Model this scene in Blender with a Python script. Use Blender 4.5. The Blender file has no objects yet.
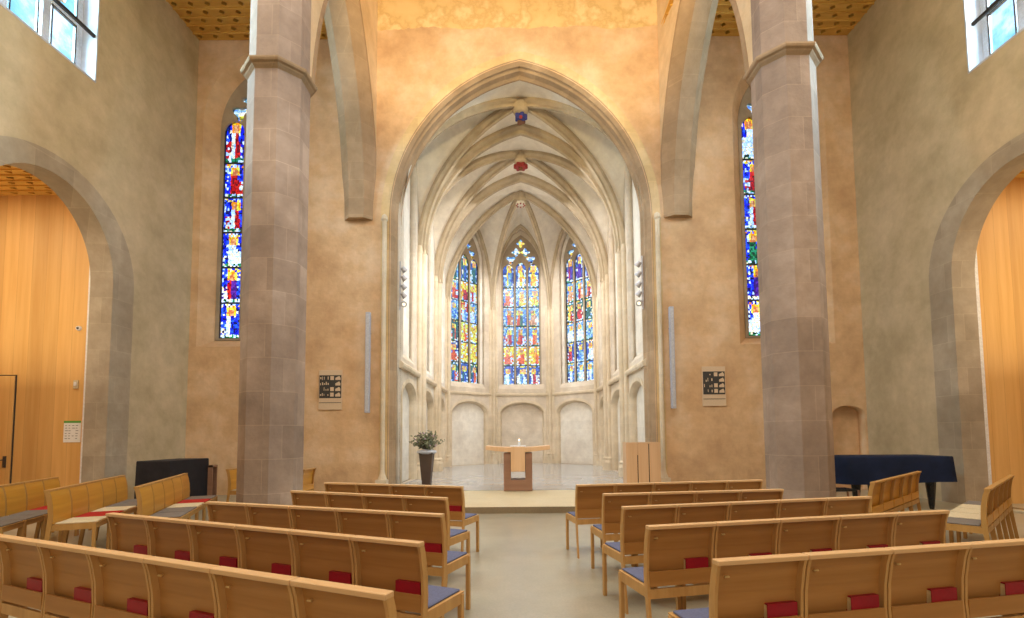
import bpy, bmesh, math, random
from mathutils import Vector, Matrix
R = math.radians
scene = bpy.context.scene
COL = scene.collection
rnd = random.Random(7)

# ------------------------------------------------------------------ materials
def nt(name):
    m = bpy.data.materials.new(name); m.use_nodes = True
    t = m.node_tree; b = t.nodes['Principled BSDF']
    return m, t, b
def N(t, kind, **kw):
    n = t.nodes.new(kind)
    for k, v in kw.items(): setattr(n, k, v)
    return n
def col(c): return (c[0], c[1], c[2], 1)
def srgb(r, g, b):
    f = lambda v: (v/255/12.92) if v/255 <= .04045 else ((v/255+.055)/1.055)**2.4
    return (f(r), f(g), f(b))
def ramp(t, stops, interp='LINEAR'):
    n = t.nodes.new('ShaderNodeValToRGB'); e = n.color_ramp.elements
    n.color_ramp.interpolation = interp
    while len(e) < len(stops): e.new(0.5)
    for i, (p, c) in enumerate(stops): e[i].position = p; e[i].color = col(c)
    return n
def mixc(t, a, b, fac, mode='MIX'):
    n = t.nodes.new('ShaderNodeMix'); n.data_type = 'RGBA'; n.blend_type = mode
    for s, v in ((0, fac), (6, a), (7, b)):
        if isinstance(v, (int, float)): n.inputs[s].default_value = v
        elif isinstance(v, tuple): n.inputs[s].default_value = col(v)
        else: t.links.new(v, n.inputs[s])
    return n.outputs[2]
def wpos(t, scale=(1, 1, 1), rot=(0, 0, 0), obj=False):
    if obj:
        g = t.nodes.new('ShaderNodeTexCoord'); o = g.outputs['Object']
    else:
        g = t.nodes.new('ShaderNodeNewGeometry'); o = g.outputs['Position']
    m = t.nodes.new('ShaderNodeMapping'); m.inputs['Scale'].default_value = scale; m.inputs['Rotation'].default_value = rot
    t.links.new(o, m.inputs['Vector']); return m.outputs[0]
def noise(t, vec, scale, detail=4, rough=.55):
    n = t.nodes.new('ShaderNodeTexNoise'); n.inputs['Scale'].default_value = scale
    n.inputs['Detail'].default_value = detail; n.inputs['Roughness'].default_value = rough
    t.links.new(vec, n.inputs['Vector']); return n.outputs['Fac']
def bump(t, b, h, strength, dist=.02):
    n = t.nodes.new('ShaderNodeBump'); n.inputs['Strength'].default_value = strength
    n.inputs['Distance'].default_value = dist
    t.links.new(h, n.inputs['Height']); t.links.new(n.outputs[0], b.inputs['Normal'])

def plaster(name, c1, c2, c3, patch=False, blocks=0.0, bscale=.5):
    m, t, b = nt(name); p = wpos(t)
    r1 = ramp(t, [(.34, c1), (.5, c2), (.64, c3)]); t.links.new(noise(t, p, .7, 6, .62), r1.inputs[0])
    c = r1.outputs[0]
    r2 = ramp(t, [(.35, (.80, .78, .76)), (.65, (1.06, 1.05, 1.03))]); t.links.new(noise(t, p, 3.2, 6, .65), r2.inputs[0])
    c = mixc(t, c, r2.outputs[0], .55, 'MULTIPLY')
    h = noise(t, p, 9, 6, .6)
    if blocks:
        v = t.nodes.new('ShaderNodeSeparateXYZ'); t.links.new(p, v.inputs[0])
        ad = N(t, 'ShaderNodeMath', operation='ADD'); t.links.new(v.outputs[0], ad.inputs[0]); t.links.new(v.outputs[1], ad.inputs[1])
        cb = t.nodes.new('ShaderNodeCombineXYZ'); t.links.new(ad.outputs[0], cb.inputs[0]); t.links.new(v.outputs[2], cb.inputs[1])
        bt = t.nodes.new('ShaderNodeTexBrick'); bt.inputs['Scale'].default_value = 1
        bt.inputs['Brick Width'].default_value = .78; bt.inputs['Row Height'].default_value = bscale
        bt.inputs['Mortar Size'].default_value = .008; bt.inputs['Mortar Smooth'].default_value = .6
        bt.inputs['Bias'].default_value = 0
        bt.inputs['Color1'].default_value = (.78, .76, .75, 1); bt.inputs['Color2'].default_value = (1.05, 1.04, 1.03, 1)
        bt.inputs['Mortar'].default_value = (1.14, 1.12, 1.08, 1)
        t.links.new(cb.outputs[0], bt.inputs['Vector'])
        c = mixc(t, c, bt.outputs['Color'], blocks, 'MULTIPLY')
    if patch:
        v2 = t.nodes.new('ShaderNodeSeparateXYZ'); t.links.new(p, v2.inputs[0])
        n2 = noise(t, p, 1.6, 5, .6)
        ma = N(t, 'ShaderNodeMath', operation='MULTIPLY_ADD'); t.links.new(n2, ma.inputs[0]); ma.inputs[1].default_value = .35
        t.links.new(v2.outputs[2], ma.inputs[2])
        gt = N(t, 'ShaderNodeMath', operation='GREATER_THAN'); t.links.new(ma.outputs[0], gt.inputs[0]); gt.inputs[1].default_value = 12.58
        r3 = ramp(t, [(.36, srgb(224, 194, 140)), (.47, srgb(218, 187, 132)), (.52, srgb(206, 172, 118)), (.62, srgb(230, 202, 152))]); t.links.new(noise(t, p, 1.5, 5, .6), r3.inputs[0])
        c = mixc(t, c, r3.outputs[0], gt.outputs[0])
        mx = N(t, 'ShaderNodeMath', operation='MULTIPLY_ADD'); t.links.new(gt.outputs[0], mx.inputs[0]); mx.inputs[1].default_value = 1.6
        t.links.new(h, mx.inputs[2]); h = mx.outputs[0]
    t.links.new(c, b.inputs['Base Color']); b.inputs['Roughness'].default_value = .9
    b.inputs['Specular IOR Level'].default_value = .15
    bump(t, b, h, .35, .03)
    return m
def wood(name, c1, c2, scale=6, axis=0, rough=.42, plank=0):
    m, t, b = nt(name)
    sc = [scale*3, scale*3, scale*3]; sc[axis] = scale*.16
    p = wpos(t, tuple(sc), obj=True)
    r1 = ramp(t, [(.3, c1), (.7, c2)]); t.links.new(noise(t, p, 1.2, 6, .6), r1.inputs[0])
    c = r1.outputs[0]
    if plank:
        g = t.nodes.new('ShaderNodeNewGeometry'); v = t.nodes.new('ShaderNodeSeparateXYZ'); t.links.new(g.outputs['Position'], v.inputs[0])
        mu = N(t, 'ShaderNodeMath', operation='DIVIDE'); t.links.new(v.outputs[0], mu.inputs[0]); mu.inputs[1].default_value = plank
        fl = N(t, 'ShaderNodeMath', operation='FLOOR'); t.links.new(mu.outputs[0], fl.inputs[0])
        wn = N(t, 'ShaderNodeTexWhiteNoise', noise_dimensions='1D'); t.links.new(fl.outputs[0], wn.inputs['W'])
        r2 = ramp(t, [(0, (.86, .84, .82)), (1, (1.1, 1.1, 1.1))]); t.links.new(wn.outputs['Value'], r2.inputs[0])
        c = mixc(t, c, r2.outputs[0], 1, 'MULTIPLY')
        fr = N(t, 'ShaderNodeMath', operation='FRACT'); t.links.new(mu.outputs[0], fr.inputs[0])
        lt = N(t, 'ShaderNodeMath', operation='LESS_THAN'); t.links.new(fr.outputs[0], lt.inputs[0]); lt.inputs[1].default_value = .018
        c = mixc(t, c, tuple(x*.8 for x in c1), lt.outputs[0])
    t.links.new(c, b.inputs['Base Color']); b.inputs['Roughness'].default_value = rough
    b.inputs['Specular IOR Level'].default_value = .35
    return m
def plain(name, c, rough=.6, metal=0, var=.12, spec=.4, scale=30):
    m, t, b = nt(name); p = wpos(t, obj=True)
    r1 = ramp(t, [(.3, tuple(x*(1-var) for x in c)), (.7, tuple(min(1, x*(1+var)) for x in c))])
    t.links.new(noise(t, p, scale, 3), r1.inputs[0]); t.links.new(r1.outputs[0], b.inputs['Base Color'])
    b.inputs['Roughness'].default_value = rough; b.inputs['Metallic'].default_value = metal
    b.inputs['Specular IOR Level'].default_value = spec
    return m
def floor_mat(name, c1, c2, rough, tile=0, mortar=.8):
    m, t, b = nt(name); p = wpos(t)
    r1 = ramp(t, [(.3, c1), (.7, c2)]); t.links.new(noise(t, p, 1.3, 8, .7), r1.inputs[0]); c = r1.outputs[0]
    r3 = ramp(t, [(.4, (.86, .86, .86)), (.6, (1.05, 1.05, 1.05))]); t.links.new(noise(t, p, 45, 3, .7), r3.inputs[0])
    c = mixc(t, c, r3.outputs[0], .6, 'MULTIPLY')
    if tile:
        bt = t.nodes.new('ShaderNodeTexBrick'); bt.inputs['Scale'].default_value = 1
        bt.inputs['Brick Width'].default_value = tile*1.5; bt.inputs['Row Height'].default_value = tile
        bt.inputs['Mortar Size'].default_value = .008
        bt.inputs['Color1'].default_value = (.92, .92, .92, 1); bt.inputs['Color2'].default_value = (1.06, 1.06, 1.06, 1)
        bt.inputs['Mortar'].default_value = (mortar, mortar, mortar, 1); t.links.new(p, bt.inputs['Vector'])
        c = mixc(t, c, bt.outputs['Color'], 1, 'MULTIPLY')
    t.links.new(c, b.inputs['Base Color']); b.inputs['Roughness'].default_value = rough
    return m
def stained_mat():
    m = bpy.data.materials.new('stained_glass'); m.use_nodes = True; t = m.node_tree; t.nodes.clear()
    out = t.nodes.new('ShaderNodeOutputMaterial')
    at = t.nodes.new('ShaderNodeAttribute'); at.attribute_name = 'glass'
    p = wpos(t)
    vo = t.nodes.new('ShaderNodeTexVoronoi'); vo.feature = 'DISTANCE_TO_EDGE'; vo.inputs['Scale'].default_value = 9
    t.links.new(p, vo.inputs['Vector'])
    r = ramp(t, [(0, (.10, .10, .10)), (.05, (1, 1, 1))]); t.links.new(vo.outputs['Distance'], r.inputs[0])
    c = mixc(t, at.outputs['Color'], r.outputs[0], .8, 'MULTIPLY')
    n = ramp(t, [(.3, (.6, .6, .6)), (.7, (1, 1, 1))]); t.links.new(noise(t, p, 7, 4), n.inputs[0])
    c = mixc(t, c, n.outputs[0], .7, 'MULTIPLY')
    tr = t.nodes.new('ShaderNodeBsdfTransparent'); t.links.new(c, tr.inputs[0])
    gl = t.nodes.new('ShaderNodeBsdfGlossy'); gl.inputs['Roughness'].default_value = .2; gl.inputs[0].default_value = (.6, .6, .6, 1)
    mx = t.nodes.new('ShaderNodeMixShader'); mx.inputs[0].default_value = .03
    t.links.new(tr.outputs[0], mx.inputs[1]); t.links.new(gl.outputs[0], mx.inputs[2]); t.links.new(mx.outputs[0], out.inputs[0])
    return m
def clear_mat():
    m = bpy.data.materials.new('clear_glass'); m.use_nodes = True; t = m.node_tree; t.nodes.clear()
    out = t.nodes.new('ShaderNodeOutputMaterial')
    p = wpos(t)
    r = ramp(t, [(.38, (.22, .48, .62)), (.5, (.38, .62, .72)), (.62, (.7, .85, .92))]); t.links.new(noise(t, p, 2.2, 5), r.inputs[0])
    tr = t.nodes.new('ShaderNodeBsdfTransparent'); t.links.new(r.outputs[0], tr.inputs[0])
    gl = t.nodes.new('ShaderNodeBsdfGlossy'); gl.inputs['Roughness'].default_value = .05
    mx = t.nodes.new('ShaderNodeMixShader'); mx.inputs[0].default_value = .04
    t.links.new(tr.outputs[0], mx.inputs[1]); t.links.new(gl.outputs[0], mx.inputs[2]); t.links.new(mx.outputs[0], out.inputs[0])
    return m
def emit(name, c, s):
    m = bpy.data.materials.new(name); m.use_nodes = True; t = m.node_tree; t.nodes.clear()
    out = t.nodes.new('ShaderNodeOutputMaterial'); e = t.nodes.new('ShaderNodeEmission')
    e.inputs[0].default_value = col(c); e.inputs[1].default_value = s; t.links.new(e.outputs[0], out.inputs[0]); return m

M = {}
M['aisle'] = plaster('aisle_plaster', srgb(180, 164, 132), srgb(194, 177, 144), srgb(206, 188, 156))
M['chancel'] = plaster('chancel_plaster', srgb(196, 160, 122), srgb(212, 177, 138), srgb(222, 193, 160), patch=True, blocks=.12, bscale=.4)
M['arcade'] = plaster('arcade_plaster', srgb(205, 178, 140), srgb(216, 192, 156), srgb(224, 202, 168))
M['sand'] = plaster('grey_sandstone', srgb(148, 130, 116), srgb(168, 148, 132), srgb(188, 168, 152), blocks=.85, bscale=.55)
M['archstone'] = plaster('arch_sandstone', srgb(158, 134, 104), srgb(172, 146, 116), srgb(186, 160, 130), blocks=.5, bscale=.45)
M['ringstone'] = plaster('arch_ring_stone', srgb(200, 168, 118), srgb(212, 182, 134), srgb(224, 196, 152), blocks=.4, bscale=.45)
M['sidestone'] = plaster('side_arch_stone', srgb(160, 146, 124), srgb(174, 160, 138), srgb(188, 174, 152), blocks=.6, bscale=.55)
M['choir'] = plaster('choir_stone', srgb(202, 188, 168), srgb(212, 199, 180), srgb(222, 211, 194), blocks=.3, bscale=.42)
M['choirlight'] = plaster('choir_pale_lit_stone', srgb(222, 214, 202), srgb(230, 224, 212), srgb(236, 232, 222), blocks=.3, bscale=.42)  # pale stone; on two left walls it stands in for daylight
M['rib'] = plaster('rib_sandstone', srgb(176, 160, 134), srgb(188, 172, 146), srgb(200, 184, 158), blocks=.2, bscale=.4)
M['shaft'] = plaster('shaft_stone', srgb(206, 190, 162), srgb(216, 200, 174), srgb(224, 210, 186), blocks=.25, bscale=.6)
M['web'] = plaster('vault_plaster', srgb(232, 224, 208), srgb(238, 230, 216), srgb(242, 236, 224))
M['tracery'] = plaster('tracery_stone', srgb(150, 138, 118), srgb(165, 150, 130), srgb(178, 162, 140))
M['floor'] = floor_mat('screed_floor', srgb(150, 144, 124), srgb(172, 165, 145), .28)
M['stepfloor'] = floor_mat('limestone_step', srgb(206, 190, 152), srgb(220, 205, 168), .5, 1.2, .93)
M['riser'] = floor_mat('step_riser_stone', srgb(128, 112, 86), srgb(146, 128, 100), .6)
M['choirfloor'] = floor_mat('choir_stone_floor', srgb(160, 162, 164), srgb(188, 190, 192), .14, .5, .88)  # cool grey, with the windows' reflection partly put into the colour
M['beech'] = wood('beech_wood', srgb(164, 112, 54), srgb(182, 130, 70), 5, 0)
M['beechside'] = wood('beech_wood_upright', srgb(188, 140, 80), srgb(206, 160, 98), 5, 2)
M['beechdark'] = wood('side_chair_wood', srgb(168, 122, 62), srgb(186, 140, 78), 5, 2)
M['beechtop_lit'] = wood('beech_lit_top_rail', srgb(206, 162, 108), srgb(220, 180, 130), 5, 0)  # paler beech; light falling on the top rails put into the colour
M['golden'] = wood('golden_veneer', srgb(188, 128, 38), srgb(204, 146, 52), 4, 0, .35)
M['panelwood'] = wood('panelling_wood', srgb(208, 160, 92), srgb(224, 180, 114), 2.2, 2, .5, plank=.31)
M['latticewood'] = wood('lattice_wood', srgb(200, 150, 66), srgb(224, 178, 90), 2, 0, .5)
M['dark'] = plain('void_shade', (.012, .009, .006), .9)  # near-black colour painting the shade in ceiling holes and lectern slits
M['bluepad'] = plain('blue_grey_fabric', srgb(104, 108, 134), .9, spec=.1, scale=90)
M['redpad'] = plain('red_fabric', srgb(170, 48, 40), .9, spec=.1, scale=90)
M['beigepad'] = plain('beige_fabric', srgb(205, 190, 158), .9, spec=.1, scale=90)
M['greypad'] = plain('grey_fabric', srgb(120, 112, 104), .9, spec=.1, scale=90)
M['book'] = plain('red_book_cover', srgb(150, 8, 30), .45)
M['pages'] = plain('book_pages', srgb(214, 190, 140), .8)
M['brass'] = plain('brass', srgb(220, 190, 130), .3, .6)
M['altarwood'] = wood('altar_light_wood', srgb(214, 172, 128), srgb(228, 190, 148), 3, 2)
M['altarbase'] = wood('altar_dark_base', srgb(136, 100, 78), srgb(154, 116, 92), 3, 0)
M['lectern'] = wood('lectern_wood', srgb(200, 160, 120), srgb(214, 176, 138), 3, 2)
M['navy'] = plain('navy_cover_cloth', srgb(24, 35, 62), .8, var=.25, spec=.2, scale=4)
M['black'] = plain('black_cover_cloth', srgb(40, 38, 42), .75, var=.2, spec=.25, scale=4)
M['blackleg'] = plain('black_lacquer', (.01, .01, .012), .25)
M['vase'] = plain('brown_planter', srgb(84, 66, 54), .45, scale=4)
M['leaf'] = plain('olive_leaves', srgb(118, 122, 92), .6, var=.3, scale=12)
M['flower'] = plain('mauve_blossom', srgb(176, 150, 160), .7)
M['white'] = plain('white_paint', srgb(225, 225, 225), .5)
M['whiteframe'] = plain('white_window_frame', srgb(205, 212, 225), .5)
M['reveal'] = plain('white_reveal', srgb(188, 190, 196), .85, scale=3)
M['metal'] = plain('grey_metal', srgb(90, 84, 80), .4, .5)
M['lead'] = plain('dark_lead_bar', srgb(42, 38, 40), .6)
M['lightmetal'] = plain('light_metal', srgb(195, 195, 200), .35, .3)
M['grille'] = plain('light_bar_front', srgb(176, 178, 190), .5)
M['lamp'] = emit('lamp_glow', (1, .85, .6), 1.8)
M['flame'] = emit('flame_glow', (1, .8, .5), 6)
M['glass'] = stained_mat(); M['clear'] = clear_mat()
M['paper'] = plain('paper', srgb(235, 235, 232), .8, var=.02)
M['green'] = plain('green_paper', srgb(90, 160, 70), .8)
M['ink'] = plain('ink', srgb(60, 56, 52), .7)
M['plate'] = plain('picture_plate', srgb(205, 180, 150), .5, var=.04)
M['bossblue'] = plain('boss_blue', srgb(50, 56, 130), .6)
M['bossred'] = plain('boss_red', srgb(150, 50, 48), .6)
M['bossbrown'] = plain('boss_brown', srgb(120, 76, 46), .6)

# ------------------------------------------------------------------ helpers
def link(name, me, mats, parent=None):
    o = bpy.data.objects.new(name, me); COL.objects.link(o)
    for m in (mats if isinstance(mats, (list, tuple)) else [mats]):
        me.materials.append(M[m])
    if parent is not None: o.parent = parent
    return o
def build(name, bm, mats, parent=None, smooth=False, bevel=0):
    bmesh.ops.recalc_face_normals(bm, faces=bm.faces)
    me = bpy.data.meshes.new(name); bm.to_mesh(me); bm.free()
    if smooth:
        for p in me.polygons: p.use_smooth = True
    o = link(name, me, mats, parent)
    if bevel:
        md = o.modifiers.new('bevel', 'BEVEL'); md.width = bevel; md.segments = 2; md.limit_method = 'ANGLE'
    return o
def struct(o, kind='structure'): o['kind'] = kind; return o
def tag(o, label, cat, group=None):
    o['label'] = label; o['category'] = cat
    if group: o['group'] = group
    return o
def empty(name, loc, rz=0):
    o = bpy.data.objects.new(name, None); COL.objects.link(o); o.location = loc; o.rotation_euler = (0, 0, rz)
    o.empty_display_size = .1
    return o
def box(bm, x0, x1, y0, y1, z0, z1, mi=0):
    v = [bm.verts.new(p) for p in ((x0,y0,z0),(x1,y0,z0),(x1,y1,z0),(x0,y1,z0),(x0,y0,z1),(x1,y0,z1),(x1,y1,z1),(x0,y1,z1))]
    for f in ((3,2,1,0),(4,5,6,7),(0,1,5,4),(1,2,6,5),(2,3,7,6),(3,0,4,7)):
        fc = bm.faces.new([v[i] for i in f]); fc.material_index = mi
def prism(bm, pts, a, b, fn, mi=0):
    """pts: 2D polygon, extruded from a to b; fn(u,v,w)->xyz"""
    lo = [bm.verts.new(fn(u, v, a)) for u, v in pts]; hi = [bm.verts.new(fn(u, v, b)) for u, v in pts]
    n = len(pts)
    bm.faces.new(lo[::-1]).material_index = mi; bm.faces.new(hi).material_index = mi
    for i in range(n):
        bm.faces.new((lo[i], lo[(i+1) % n], hi[(i+1) % n], hi[i])).material_index = mi
def cyl(bm, p0, p1, r0, r1=None, n=12, mi=0):
    r1 = r0 if r1 is None else r1
    p0, p1 = Vector(p0), Vector(p1); d = (p1-p0).normalized()
    a = d.orthogonal().normalized(); b = d.cross(a)
    lo = [bm.verts.new(p0+(a*math.cos(2*math.pi*i/n)+b*math.sin(2*math.pi*i/n))*r0) for i in range(n)]
    hi = [bm.verts.new(p1+(a*math.cos(2*math.pi*i/n)+b*math.sin(2*math.pi*i/n))*r1) for i in range(n)]
    bm.faces.new(lo[::-1]).material_index = mi; bm.faces.new(hi).material_index = mi
    for i in range(n): bm.faces.new((lo[i], lo[(i+1) % n], hi[(i+1) % n], hi[i])).material_index = mi
def lathe(bm, prof, n, c=(0, 0), rot=0, mi=0):
    """prof [(r,z)]; polygonal or round"""
    rings = []
    for r, z in prof:
        rings.append([bm.verts.new((c[0]+r*math.cos(rot+2*math.pi*i/n), c[1]+r*math.sin(rot+2*math.pi*i/n), z)) for i in range(n)])
    for a, b in zip(rings, rings[1:]):
        for i in range(n): bm.faces.new((a[i], a[(i+1) % n], b[(i+1) % n], b[i])).material_index = mi
    bm.faces.new(rings[0][::-1]).material_index = mi; bm.faces.new(rings[-1]).material_index = mi
def sweep(bm, path, side, prof, inward=1, close=False, mi=0):
    """planar path; prof [(s,d)] s along side, d along the in-plane normal"""
    side = Vector(side).normalized(); rings = []; n = len(path)
    path = [Vector(p) for p in path]
    for i, p in enumerate(path):
        t = (path[min(i+1, n-1)]-path[max(i-1, 0)]).normalized()
        nn = side.cross(t).normalized()*inward
        rings.append([bm.verts.new(p+side*s+nn*d) for s, d in prof])
    k = len(prof)
    for a, b in zip(rings, rings[1:]):
        for i in range(k): bm.faces.new((a[i], a[(i+1) % k], b[(i+1) % k], b[i])).material_index = mi
    bm.faces.new(rings[0][::-1]).material_index = mi; bm.faces.new(rings[-1]).material_index = mi
def plate_mesh(outer, holes, depth, frame):
    """2D polygon with holes, thickness depth along frame normal; frame=(O,U,V,Nn)"""
    cu = bpy.data.curves.new('tmp', 'CURVE'); cu.dimensions = '2D'; cu.fill_mode = 'BOTH'; cu.extrude = depth/2
    for ring in [outer]+holes:
        sp = cu.splines.new('POLY'); sp.points.add(len(ring)-1); sp.use_cyclic_u = True
        for i, (x, y) in enumerate(ring): sp.points[i].co = (x, y, 0, 1)
    ob = bpy.data.objects.new('tmp', cu); COL.objects.link(ob)
    dg = bpy.context.evaluated_depsgraph_get(); dg.update()
    me = bpy.data.meshes.new_from_object(ob.evaluated_get(dg)); me.materials.clear()
    bpy.data.objects.remove(ob); bpy.data.curves.remove(cu)
    O, U, V, W = [Vector(a) for a in frame]
    for v in me.vertices:
        x, y, z = v.co; v.co = O+U*x+V*y+W*(z+depth/2)
    bm = bmesh.new(); bm.from_mesh(me); bmesh.ops.remove_doubles(bm, verts=bm.verts, dist=1e-5); bpy.data.meshes.remove(me)
    return bm
def merge(bm, other):
    me = bpy.data.meshes.new('m'); other.to_mesh(me); other.free(); bm.from_mesh(me); bpy.data.meshes.remove(me)
def pointed(cx, half, zs, apex, z0=None, n=12):
    """points of a pointed arch from right spring over apex to left spring; with z0 also down to the sill (closed ring)"""
    h = apex-zs; c = (h*h-half*half)/(2*half); Rr = half+c
    pts = []
    if z0 is not None: pts.append((cx+half, z0))
    a1 = math.atan2(h, c) if c > 0 else math.atan2(h, c)
    for i in range(n+1):
        a = a1*i/n; pts.append((cx-c+Rr*math.cos(a), zs+Rr*math.sin(a)))
    for i in range(n-1, -1, -1):
        a = a1*i/n; pts.append((cx+c-Rr*math.cos(a), zs+Rr*math.sin(a)))
    if z0 is not None: pts.append((cx-half, z0))
    return pts
def roundarch(cx, half, zs, rise, z0=None, n=20):
    pts = [(cx+half, z0)] if z0 is not None else []
    pts += [(cx+half*math.cos(math.pi*i/n), zs+rise*math.sin(math.pi*i/n)) for i in range(n+1)]
    if z0 is not None: pts.append((cx-half, z0))
    return pts
def loft(bm, A, B, closed=True):
    a = [bm.verts.new(p) for p in A]; b = [bm.verts.new(p) for p in B]; n = len(A)
    for i in range(n if closed else n-1):
        bm.faces.new((a[i], a[(i+1) % n], b[(i+1) % n], b[i]))
def to3(frame, pts, w=0):
    O, U, V, W = [Vector(a) for a in frame]
    return [O+U*x+V*y+W*w for x, y in pts]

# ------------------------------------------------------------------ stained glass windows
PAL = {
 'blue': [srgb(20,50,220), srgb(40,90,235), srgb(90,150,245), srgb(15,30,150)],
 'sky': [srgb(120,170,220), srgb(170,205,225), srgb(90,140,205), srgb(200,218,210), srgb(150,190,190)],
 'dusk': [srgb(60,100,185), srgb(100,140,205), srgb(45,75,150), srgb(90,130,170)],
 'teal': [srgb(60,130,120), srgb(110,165,140), srgb(70,110,110)],
 'red': [srgb(225,30,40), srgb(180,20,60), srgb(240,80,60)],
 'white': [srgb(250,250,255), srgb(225,235,250), srgb(255,240,215)],
 'yellow': [srgb(255,225,60), srgb(255,190,30), srgb(255,245,130)],
 'green': [srgb(40,150,90), srgb(90,190,150), srgb(30,110,90)],
 'flesh': [srgb(250,205,160), srgb(235,170,120)],
 'orange': [srgb(255,140,30), srgb(240,100,40)],
 'purple': [srgb(110,40,160), srgb(150,80,190)]}
def glass_sheet(name, frame, x0, x1, zrows, scheme, seed, parent, w=0, nx=8, nz=12, tint=.28):
    """one lancet: rows of figure panels; scheme(row)->(ground,robe list)"""
    rg = random.Random(seed); O, U, V, W = [Vector(a) for a in frame]
    bm = bmesh.new(); lay = bm.loops.layers.color.new('glass')
    for ri in range(len(zrows)-1):
        za, zb = zrows[ri], zrows[ri+1]; ground, robes = scheme(ri)
        r1, r2 = rg.choice(robes), rg.choice(robes); fx = rg.uniform(.38, .62); fx2 = fx+rg.choice((-.3, .3))
        grid = [[None]*(nz+1) for _ in range(nx+1)]
        for i in range(nx+1):
            for j in range(nz+1):
                jx = rg.uniform(-.3, .3)/nx if 0 < i < nx else 0; jz = rg.uniform(-.3, .3)/nz if 0 < j < nz else 0
                grid[i][j] = bm.verts.new(O+U*(x0+(x1-x0)*(i/nx+jx))+V*(za+(zb-za)*(j/nz+jz))+W*w)
        for i in range(nx):
            for j in range(nz):
                u, v = (i+.5)/nx, (j+.5)/nz
                if i in (0, nx-1): c = rg.choice(PAL['white']+PAL[ground]) if j % 2 else rg.choice(PAL[ground])
                elif v < .1: c = rg.choice(PAL['green']+PAL['white'])
                elif abs(u-fx) < .11 and .66 < v < .8: c = rg.choice(PAL['flesh'])
                elif abs(u-fx) < .2 and .62 < v < .86: c = rg.choice(PAL['yellow'])
                elif abs(u-fx) < .1+.16*(1-v) and v < .66: c = rg.choice(PAL[r1]) if u < fx else rg.choice(PAL[r2])
                elif abs(u-fx2) < .14 and v < .5: c = rg.choice(PAL[r2]+PAL['white'])
                elif v > .88: c = rg.choice(PAL['white']+PAL['yellow']+PAL[ground])
                else: c = rg.choice(PAL[ground]*4+PAL['white'])
                f = bm.faces.new((grid[i][j], grid[i+1][j], grid[i+1][j+1], grid[i][j+1]))
                c = tuple(min(1, q+(1-q)*tint) for q in c)
                for lp in f.loops: lp[lay] = (c[0], c[1], c[2], 1)
    me = bpy.data.meshes.new(name); bm.to_mesh(me); bm.free()
    return link(name, me, 'glass', parent)
def foil(cx, cz, r, k=4, a=.28, n=32, rot=0):
    return [(cx+r*(1+a*math.cos(k*(t+rot)))*math.cos(t), cz+r*(1+a*math.cos(k*(t+rot)))*math.sin(t)) for t in [2*math.pi*i/n for i in range(n)]]
def tracery_window(idx, frame, cx, half, sill, spring, apex, rows, scheme, seed, depth=.14, w=0, **gk):
    """frame W points outwards; the plate stands at w"""
    root = struct(bpy.data.objects.new('window_%d' % idx, None)); COL.objects.link(root)
    m = .075; lw = (2*half-4*m)/3; holes = []
    lan = []
    for k in range(3):
        x0 = cx-half+m+k*(lw+m); lan.append((x0, x0+lw))
        top = spring+(.18 if k != 1 else .30)
        holes.append(pointed(x0+lw/2, lw/2, spring-.12, top+.05, sill+.05, 6))
    hh = apex-spring
    holes.append(foil(cx-half*.50, spring+hh*.27, half*.20, 3, .3, rot=R(90)))
    holes.append(foil(cx+half*.50, spring+hh*.27, half*.20, 3, .3, rot=R(90)))
    holes.append(foil(cx-half*.23, spring+hh*.49, half*.19))
    holes.append(foil(cx+half*.23, spring+hh*.49, half*.19))
    holes.append(foil(cx, spring+hh*.75, half*.18))
    outer = pointed(cx, half+.01, spring, apex, sill, 12)
    fr = (Vector(frame[0])+Vector(frame[3])*w, frame[1], frame[2], frame[3])
    build('tracery', plate_mesh(outer, holes, depth, fr), 'tracery', root)
    zr = [sill+.05+(spring-.05-sill)*i/rows for i in range(rows+1)]; zr[-1] = spring+.36
    for k, (a, b) in enumerate(lan):
        glass_sheet('lancet_glass', fr, a-.02, b+.02, zr, lambda r, k=k: scheme(k, r), seed*10+k, root, depth*.5, **gk)
    tg = lambda r: ('sky', ['white', 'yellow'])
    O, U, V, W = [Vector(a) for a in fr]
    glass_sheet('tracery_glass', fr, cx-half*.78, cx+half*.78, [spring+hh*.17, spring+hh*.42], tg, seed+99, root, depth*.55)
    glass_sheet('tracery_glass', fr, cx-half*.42, cx+half*.42, [spring+hh*.42, spring+hh*.9], tg, seed+98, root, depth*.56)
    bm = bmesh.new()
    for z in zr[:-1]:
        for a, b in lan:
            prism(bm, [(a-.01, z-.022), (b+.01, z-.022), (b+.01, z+.022), (a-.01, z+.022)], depth*.30, depth*.46, lambda u, v, q: O+U*u+V*v+W*q)
    for a, b in lan:   # lead came along both edges
        for e in (a+.006, b-.006):
            prism(bm, [(e-.016, sill+.05), (e+.016, sill+.05), (e+.016, spring-.05), (e-.016, spring-.05)], depth*.3, depth*.46, lambda u, v, q: O+U*u+V*v+W*q)
    build('glazing_bars', bm, 'lead', root)
    return root

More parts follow.
